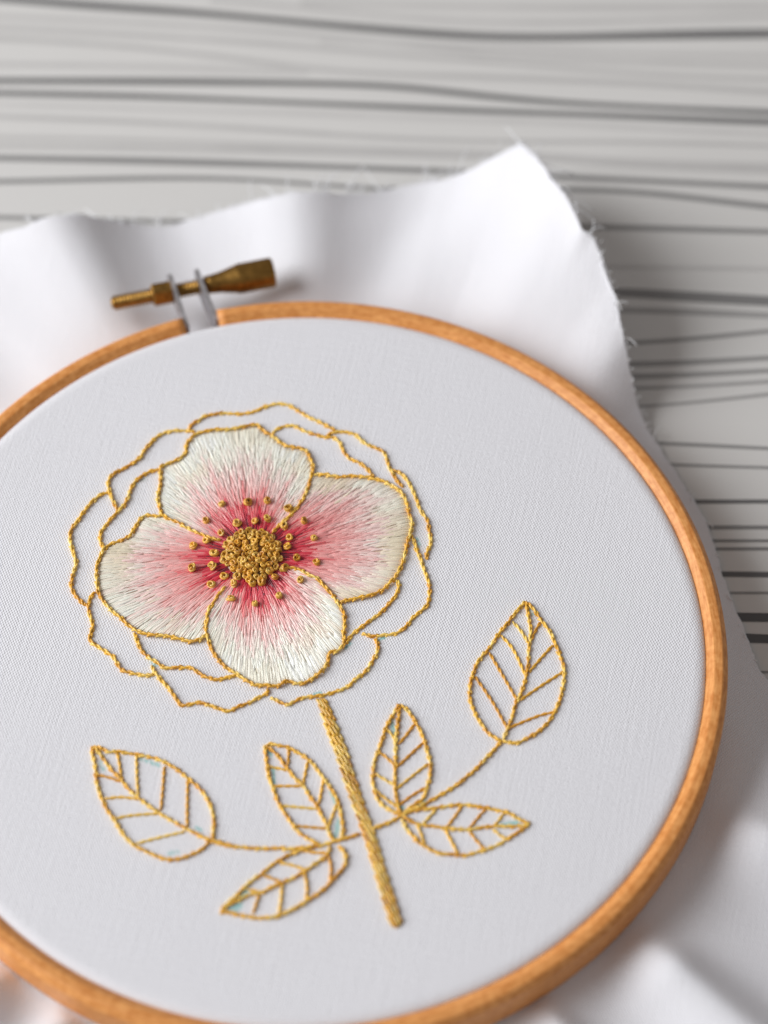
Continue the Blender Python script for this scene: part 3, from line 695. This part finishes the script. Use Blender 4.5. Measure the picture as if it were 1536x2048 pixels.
def fray_at(deg, length, spread=0.5, zoff=0.0, n=1):
    for _ in range(n):
        d = deg + random.uniform(-1, 1)
        r, z = edge_at(np.array([d]))
        a = math.radians(d)
        x, y = r[0] * math.cos(a), r[0] * math.sin(a)
        a2 = a + random.uniform(-spread, spread)
        l = length * random.uniform(0.6, 1.2)
        fray(x * 0.995, y * 0.995, z[0], l * math.cos(a2), l * math.sin(a2), random.uniform(-0.3, 0.25) * l - 0.3 * z[0] * 0.2, random.uniform(-1.6, 1.6))


for d in np.arange(72, 124, 1.6):
    fray_at(d, random.choice([1.5, 2.5, 4.5]), 0.8)
for d in (85, 87, 89, 90.5, 93, 82, 79, 77.5, 75):
    fray_at(d, random.uniform(5, 9), 0.8, n=2)
for d in (67, 66, 64.5, 63.5, 62.5, 61, 58.5, 57, 55, 52, 50, 47.5, 45, 43.5, 41, 38):
    fray_at(d, random.choice([1.5, 2.5, 4.5, 7.0]), 0.9)
for d in np.arange(-2, 36, 3.5):
    fray_at(d, 1.0, 1.0)

def fray_px(x, y, z, dx, dy, dz):
    fray(x, y, z, dx, dy, dz, random.uniform(-0.5, 0.5))


for d_, ux, uy, uz in ((66.8, 7.5, -1.0, -2.5), (65.6, 5.5, 0.5, -1.0), (63.2, 6.5, -3.0, -3.0), (62.0, 7.0, -4.0, -4.0), (69.6, -2.5, 4.0, 0.5), (55.0, 2.0, -6.5, -1.0), (54.0, 3.0, -8.0, -2.0)):
    r_e, z_e = edge_at(np.array([d_]))
    fray_px(r_e[0] * math.cos(math.radians(d_)) * 0.995, r_e[0] * math.sin(math.radians(d_)) * 0.995, z_e[0], ux, uy, uz)
FZ = Buf()
for d_ in np.arange(36, 126, 0.28):
    d_ = d_ + random.uniform(-0.1, 0.1)
    r_e, z_e = edge_at(np.array([d_]))
    a_ = math.radians(d_) + random.gauss(0, 0.01)
    b_ = math.radians(d_) + random.gauss(0, 0.7)
    l_ = random.uniform(0.3, 1.3)
    p0 = np.array([r_e[0] * math.cos(a_) * 0.996, r_e[0] * math.sin(a_) * 0.996, z_e[0]])
    p1 = p0 + np.array([math.cos(b_) * l_, math.sin(b_) * l_, random.uniform(-0.4, 0.4) * l_])
    pm = (p0 + p1) / 2 + np.array([random.gauss(0, 0.12), random.gauss(0, 0.12), random.gauss(0, 0.12)])
    tube(FZ, [p0, pm, p1], [0.1, 0.08, 0.05], 4, (0.86, 0.86, 0.88))
fz = FZ.build('edge_fuzz', M_fray, fabric)
fz['kind'] = 'stuff'

# ---------------------------------------------------------------- stitches
GOLD = srgb(244, 190, 62)
GOLD_D = srgb(222, 156, 38)
GOLD_L = srgb(248, 212, 108)


def gold(a=None):
    t = random.random() if a is None else a
    f = abs(t - 0.5) * 2
    c = GOLD * (1 - f) + (GOLD_L if t > 0.5 else GOLD_D) * f
    return c


def one_stitch(buf, P, ply=0.2, plies=2, turns=1.2, base=0.06, lift=0.32, ph=0.0, sides=6, c=None, dive=0.5, vary=(0.9, 1.08)):
    """P: (n,2) centre line of the stitch in mm; plies twisted about it; both ends dive into the cloth"""
    n = len(P)
    t = np.linspace(0, 1, n)
    ln = np.linalg.norm(np.diff(P, axis=0), axis=1).sum()
    arch = np.clip(np.minimum(t, 1 - t) / min(0.16, 0.42 / ln), 0, 1)
    arch = np.sin(arch * np.pi / 2)
    zc = ZF + base + arch * lift - dive * (1 - arch)
    tg = np.gradient(P, axis=0)
    tg /= np.linalg.norm(tg, axis=1)[:, None] + 1e-9
    nr = np.c_[-tg[:, 1], tg[:, 0]]
    c = gold() if c is None else c
    for k in range(plies):
        if plies == 1:
            off, zo = 0 * t, 0 * t
        else:
            a = ph + 2 * np.pi * (turns * t + k / plies)
            hr = ply * (0.85 if plies == 2 else 1.05)
            off, zo = hr * np.cos(a), hr * np.sin(a)
        Q = np.c_[P + nr * off[:, None], zc + zo]
        tube(buf, Q, ply * (0.55 + 0.45 * arch), sides, c * random.uniform(*vary))


def stem_stitch(buf, pts, L=2.7, step=0.62, ply=0.205, slant=0.20, lift=0.36, start=0.25, plies=2, vary=(0.9, 1.08)):
    line, ss = smooth_line(pts, 0.2)
    tot = ss[-1]
    tg = np.gradient(line, axis=0)
    tg /= np.linalg.norm(tg, axis=1)[:, None] + 1e-9
    nr = np.c_[-tg[:, 1], tg[:, 0]]
    s = -L * start
    i = 0
    while s < tot - L * 0.35:
        l = L * random.uniform(0.88, 1.14)
        a, b = max(0.0, s), min(tot, s + l)
        if b - a < 0.5:
            s += l * step
            continue
        q = np.linspace(a, b, 13)
        t = np.linspace(-1, 1, 13)
        P = np.c_[np.interp(q, ss, line[:, 0]), np.interp(q, ss, line[:, 1])]
        Nn = np.c_[np.interp(q, ss, nr[:, 0]), np.interp(q, ss, nr[:, 1])]
        P = P + Nn * (slant * t * random.uniform(0.8, 1.2) + random.gauss(0, 0.035))[:, None]
        one_stitch(buf, P, ply, plies, turns=l / 2.7 * 1.0, lift=lift * random.uniform(0.85, 1.2), ph=random.uniform(0, 6.28), vary=vary)
        s += l * step
        i += 1


def straight_stitch(buf, pts, ply=0.175):
    p = np.asarray(pts, float)
    d0 = p[0] - p[1]; d1 = p[-1] - p[-2]
    p[0] += 0.4 * d0 / np.linalg.norm(d0); p[-1] += 0.4 * d1 / np.linalg.norm(d1)
    line, ss = smooth_line(p, 0.2)
    one_stitch(buf, line, ply, 2, turns=ss[-1] / 3.0, lift=0.26, ph=random.uniform(0, 6), dive=0.35)


# ---- flower petals in long and short stitch
def inside(poly, x, y):
    n = len(poly); r = False; j = n - 1
    for i in range(n):
        xi, yi = poly[i]; xj, yj = poly[j]
        if (yi > y) != (yj > y) and x < (xj - xi) * (y - yi) / (yj - yi) + xi:
            r = not r
        j = i
    return r


RAMP = [(0.00, (92, 12, 34)), (0.20, (118, 14, 40)), (0.25, (196, 26, 52)), (0.32, (222, 62, 80)), (0.385, (230, 126, 126)), (0.47, (238, 166, 162)), (0.58, (243, 194, 189)),
        (0.70, (246, 216, 209)), (0.79, (246, 231, 220)), (0.88, (245, 239, 225)), (1.0, (248, 246, 236))]
RAMP_T = np.array([r[0] for r in RAMP]); RAMP_C = np.array([srgb(*r[1]) for r in RAMP])


def petal_colour(t, warm=0.0):
    c = np.array([np.interp(t, RAMP_T, RAMP_C[:, k]) for k in range(3)])
    if t > 0.72 and warm > 0:
        b = srgb(228, 214, 184)
        c = c * (1 - warm) + b * warm
    return c


CX, CY = CENTRE
PETAL_TEXT = ['top petal', 'wide petal', 'lower petal', 'side petal']


def build_petal(k):
    fill = np.array(PETAL_FILLS[k])
    dense, _ = smooth_line(np.vstack([fill, fill[:1]]), 0.3)
    poly = [tuple(p) for p in dense]
    ctr = np.array([CX, CY])
    # angular frame of this petal
    cen = dense.mean(0) - ctr
    a0 = math.atan2(cen[1], cen[0])
    ang = np.array([(math.atan2(p[1] - CY, p[0] - CX) - a0 + math.pi) % (2 * math.pi) - math.pi for p in dense])
    rad = np.hypot(dense[:, 0] - CX, dense[:, 1] - CY)
    nb = 90
    lo, hi = ang[rad > 4].min(), ang[rad > 4].max()
    bins = np.linspace(lo, hi, nb)
    prof = np.zeros(nb)
    for a, r in zip(ang, rad):
        if r < 1: continue
        i = int(np.clip(round((a - lo) / (hi - lo) * (nb - 1)), 0, nb - 1))
        prof[i] = max(prof[i], r)
    good = prof > 0
    prof = np.interp(bins, bins[good], prof[good])
    typical = np.percentile(prof, 75)
    wob = [random.uniform(0, 6.28) for _ in range(6)]

    def colour_at(x, y, jit=0.0):
        a = (math.atan2(y - CY, x - CX) - a0 + math.pi) % (2 * math.pi) - math.pi
        r = math.hypot(x - CX, y - CY)
        R = np.interp(a, bins, prof)
        R = 0.5 * R + 0.5 * typical
        lat = abs((a - lo) / (hi - lo) * 2 - 1)
        t = r / R
        t += 0.17 * max(0, lat - 0.45) / 0.55 * (1 if t > 0.3 else 0.3)
        t += 0.03 * math.sin(a * 23 + wob[0]) + 0.03 * math.sin(a * 47 + wob[1]) + jit
        sm = min(max((t - 0.42) / 0.18, 0), 1)
        if k == 1: t -= 0.10 * sm
        if k == 3: t -= 0.06 * sm
        if k == 2: t += 0.05 * sm
        if k == 0: t += 0.05 * sm
        warm = 0.0
        if k in (1, 3):
            warm = max(0, 0.6 * math.sin(a * 5 + wob[2]) * math.sin(r * 0.5 + wob[3]) + (0.28 if k == 1 else 0.15))
        else:
            warm = max(0, 0.4 * math.sin(a * 6 + wob[4]) * math.sin(r * 0.6 + wob[5]))
        return petal_colour(min(max(t, 0), 1), min(warm, 0.8))

    # low padded body under the stitches
    B = Buf()
    shr = []
    for sc, z in ((1.0, -0.05), (0.985, 0.12), (0.9, 0.36), (0.6, 0.4), (0.4, 0.4), (0.2, 0.4), (0.02, 0.4)):
        shr.append((sc, z))
    V, C = [], []
    md = dense[::3]
    for sc, z in shr:
        P = ctr + (md - ctr) * sc
        V.append(np.c_[P, np.full(len(P), ZF + z)])
        C.append(np.array([np.clip(colour_at(p[0], p[1]) * 1.06, 0, 0.94) for p in P]))
    n = len(md)
    F = []
    for i in range(len(shr) - 1):
        for j in range(n):
            q = (j + 1) % n
            F.append((i * n + j, i * n + q, (i + 1) * n + q, (i + 1) * n + j))
    B.add(np.vstack(V), F, np.vstack(C))
    body = B.build('petal', M_silk, cloth)
    body['label'] = ['upper petal with scalloped tip, cream shading to pink', 'widest petal, deep pink with beige rim',
                     'lower petal with pale notched rim', 'petal with long beige rim beside the outline'][k]

    S_ = Buf()
    lift_dir = 0

    def put(p, q, z0, jit):
        """a satin stitch from outer point p to inner point q"""
        p, q = np.array(p), np.array(q)
        L = np.linalg.norm(p - q)
        n = 6 if L > 4 else 5
        t = np.linspace(0, 1, n)
        d = (q - p) / max(L, 1e-6)
        nr = np.array([-d[1], d[0]])
        bow = random.gauss(0, 0.06)
        P = p + (q - p) * t[:, None] + nr * (bow * np.sin(np.pi * t))[:, None]
        arch = np.sin(np.clip(np.minimum(t * 1.05, (1 - t)) / 0.3, 0, 1) * np.pi / 2)
        z = ZF + z0 - 0.32 * (1 - arch) + 0.05 * np.sin(np.pi * t)
        m = p * 0.5 + q * 0.5
        c = colour_at(m[0], m[1], jit) * random.uniform(0.93, 1.06)
        tube(S_, np.c_[P, z], 0.165 * (0.6 + 0.4 * arch) * random.uniform(0.85, 1.15), 5, np.clip(c * 1.06, 0, 0.94), caps=False, flat=0.55)

    # inner stitches first (area sampled), then the rim row on top
    x0, y0 = dense.min(0); x1, y1 = dense.max(0)
    pts = []
    tries = 0
    area_mm = 0.5 * abs(np.dot(dense[:, 0], np.roll(dense[:, 1], 1)) - np.dot(dense[:, 1], np.roll(dense[:, 0], 1)))
    want = int(area_mm * 2.9)
    while len(pts) < want and tries < want * 8:
        tries += 1
        x, y = random.uniform(x0, x1), random.uniform(y0, y1)
        if inside(poly, x, y):
            pts.append((x, y))
    for x, y in pts:
        r = math.hypot(x - CX, y - CY)
        if r < 5.0:
            continue
        L = random.uniform(3.2, 6.4)
        rr = max(r - L, 3.0)
        a = math.atan2(y - CY, x - CX)
        a2 = a + random.gauss(0, 0.02)
        q = (CX + rr * math.cos(a2), CY + rr * math.sin(a2))
        if not inside(poly, *q):
            q = ((x + q[0]) / 2, (y + q[1]) / 2)
            if not inside(poly, *q):
                continue
        put((x, y), q, 0.44 + random.uniform(0, 0.07), random.gauss(0, 0.045))
    # rim row
    s_ = np.r_[0, np.cumsum(np.linalg.norm(np.diff(dense, axis=0), axis=1))]
    u = 0.0
    while u < s_[-1]:
        x = np.interp(u, s_, dense[:, 0]); y = np.interp(u, s_, dense[:, 1])
        r = math.hypot(x - CX, y - CY)
        tgx = np.interp(u + 0.15, s_, dense[:, 0]) - np.interp(u - 0.15, s_, dense[:, 0])
        tgy = np.interp(u + 0.15, s_, dense[:, 1]) - np.interp(u - 0.15, s_, dense[:, 1])
        tl = math.hypot(tgx, tgy) + 1e-9
        rx, ry = (x - CX) / (r + 1e-9), (y - CY) / (r + 1e-9)
        across = abs(tgx * ry - tgy * rx) / tl          # 1 where the outline crosses the rays
        if r > 5.5 and across > 0.12:
            L = random.uniform(3.0, 6.8)
            rr = max(r - L, 4.0)
            q = (CX + rx * rr, CY + ry * rr)
            put((x + rx * 0.05, y + ry * 0.05), q, 0.46 + random.uniform(0, 0.08), random.gauss(0, 0.03) + 0.02)
        u += 0.24 / max(across, 0.35)
    st = S_.build('satin_stitches', M_silk, body)
    st['kind'] = 'stuff'
    # golden outline
    O = Buf()
    stem_stitch(O, PETAL_LINES[k], L=2.6, lift=0.66, ply=0.195)
    O.build('petal_outline', M_gold, body)
    return body


for k in (1, 3, 0, 2):
    build_petal(k)

# ---- outer petals: outline only
for i, l in enumerate(OUTER):
    B = Buf()
    stem_stitch(B, l)
    B.build('outline_stitching', M_gold, cloth)

# ---- the flower's heart: french knots
def knot_mesh(seed):
    r_ = random.Random(seed)
    B = Buf()
    wraps = r_.choice([2.1, 2.4, 2.8])
    n = 46
    t = np.linspace(0, 1, n)
    a = 2 * np.pi * wraps * t + r_.uniform(0, 6.28)
    R = r_.uniform(0.40, 0.47) - 0.08 * t + 0.07 * np.sin(a * 0.5 + r_.uniform(0, 6))
    z = 0.16 + 0.62 * t
    ex = 1 + r_.uniform(-0.12, 0.28)
    tilt = r_.uniform(-0.45, 0.45); tilt2 = r_.uniform(-0.45, 0.45)
    P = np.c_[R * np.cos(a) * ex, R * np.sin(a), z + tilt * R * np.cos(a) + tilt2 * R * np.sin(a)]
    # the end turns over into the middle and dives through
    e = P[-1]
    end = np.array([e * (1 - s) + np.array([0.02, 0.0, 0.1]) * s + np.array([0, 0, 0.14 * math.sin(math.pi * s)]) for s in np.linspace(0.18, 1, 6)])
    P = np.vstack([P, end])
    cc = np.array([gold(r_.random()) * r_.uniform(0.66, 0.92) * np.array([1.03, 0.92, 0.8]) for _ in range(3)])
    cols = np.array([cc[int(min(i / len(P) * 3, 2))] for i in range(len(P))])
    # two plies give the wrapped thread its rope look
    tg = np.gradient(P, axis=0); tg /= np.linalg.norm(tg, axis=1)[:, None]
    rn = np.c_[np.cos(np.r_[a, np.full(6, a[-1])]), np.sin(np.r_[a, np.full(6, a[-1])]), np.zeros(len(P))]
    up = np.cross(tg, rn)
    tw = np.linspace(0, 2 * np.pi * 3.2 * wraps / 2.4, len(P)) + r_.uniform(0, 6)
    for ph in (0, np.pi):
        Q = P + 0.105 * (np.cos(tw + ph)[:, None] * rn + np.sin(tw + ph)[:, None] * up)
        tube(B, Q, 0.152, 7, cols)
    me_o = B.build('french_knot', M_gold)
    me = me_o.data
    bpy.data.objects.remove(me_o)
    return me


knot_meshes = [knot_mesh(i) for i in range(16)]
heart = Buf()
hr = 5.75
V, F, C = [], [], []
rings_ = [(1.0, 0.0), (0.97, 0.5), (0.8, 0.95), (0.5, 1.2), (0.05, 1.3)]
for q, z in rings_:
    for j in range(40):
        a = 2 * math.pi * j / 40
        V.append((CX + hr * q * math.cos(a), CY + hr * q * math.sin(a), ZF + z - 0.05))
for i in range(len(rings_) - 1):
    for j in range(40):
        F.append((i * 40 + j, i * 40 + (j + 1) % 40, (i + 1) * 40 + (j + 1) % 40, (i + 1) * 40 + j))
F.append(tuple(range(160, 200)))
heart.add(V, F, srgb(128, 82, 18))
heart_o = heart.build('flower_heart', M_gold, cloth)
heart_o['label'] = 'dense round cluster of golden french knots'


def knot(x, y, z, parent, sc=1.0):
    o = bpy.data.objects.new('french_knot', random.choice(knot_meshes))
    col.objects.link(o)
    o.location = Vector((x, y, z)) * MM
    o.rotation_euler = (random.gauss(0, 0.28), random.gauss(0, 0.28), random.uniform(0, 6.28))
    o.scale = (sc, sc, sc * random.uniform(0.9, 1.15))
    o.parent = parent
    return o


pk = []
for dist in (1.25, 1.12, 1.02, 0.94):
    for _ in range(4000):
        a = random.uniform(0, 2 * math.pi); r = 5.5 * math.sqrt(random.random())
        x, y = r * math.cos(a), r * math.sin(a)
        if all((x - u) ** 2 + (y - v) ** 2 > dist * dist for u, v in pk):
            pk.append((x, y))
for x, y in pk:
    q = math.hypot(x, y) / 5.6
    z = ZF + 0.05 + 1.1 * math.sqrt(max(0, 1 - q ** 2.5)) + random.uniform(-0.1, 0.2)
    knot(CX + x, CY + y, z, heart_o, random.uniform(0.92, 1.22))
for x, y in KNOTS:
    knot(x, y + 0.5, ZF + 0.42, cloth, random.uniform(1.05, 1.28))

# ---- leaves
LEAF_LABEL = ['broad leaf beside the shortest vein-filled leaf', 'narrow leaf rising close to the thick stem', 'narrow leaf drooping below the joint of the branch',
              'upright pointed leaf next to the thick stem', 'leaf pointing outward with a turquoise mark at its tip', 'tall broad leaf at the end of the long branch']
LEAF_LABEL[0] = 'broad leaf at the end of the level branch'
for lf, lab in zip(LEAVES, LEAF_LABEL):
    B = Buf()
    for s in lf['sides']:
        stem_stitch(B, s, L=2.5, ply=0.19)
    o = B.build('leaf', M_gold, cloth)
    o['label'] = lab
    B = Buf()
    stem_stitch(B, lf['mid'], L=2.4, ply=0.185)
    B.build('midrib', M_gold, o)
    for v in lf['veins']:
        B = Buf()
        straight_stitch(B, v)
        B.build('vein', M_gold, o)
for br in BRANCHES:
    B = Buf()
    stem_stitch(B, br, L=2.6, ply=0.195)
    B.build('branch', M_gold, cloth)

# ---- thick stem: rows of stem stitch side by side
sl, _ = smooth_line(STEM_EDGES[0], 1.0); sr, _ = smooth_line(STEM_EDGES[1], 1.0)
tq = np.linspace(0, 1, 40)
res = lambda l: np.c_[np.interp(tq, np.linspace(0, 1, len(l)), l[:, 0]), np.interp(tq, np.linspace(0, 1, len(l)), l[:, 1])]
sl, sr = res(sl), res(sr)
stem_o = None
rows = 4
for i in range(rows):
    f = (i + 0.45) / (rows - 0.1)
    P = sl * (1 - f) + sr * f
    ext = [0.0, 0.5, 0.4, 0.0][i]
    P = np.vstack([P, P[-1] + ext * (P[-1] - P[-2]) / np.linalg.norm(P[-1] - P[-2])]) if ext > 0 else P
    B = Buf()
    stem_stitch(B, P, L=2.8, step=0.7, ply=0.265, slant=0.27, lift=0.34 + 0.2 * math.sin(math.pi * f), plies=1, vary=(0.68, 1.06), start=random.uniform(0.1, 0.9))
    if stem_o is None:
        stem_o = B.build('stem', M_gold, cloth)
        stem_o['label'] = 'thick straight stem of packed golden rows'
    else:
        B.build('stitch_row', M_gold, stem_o)
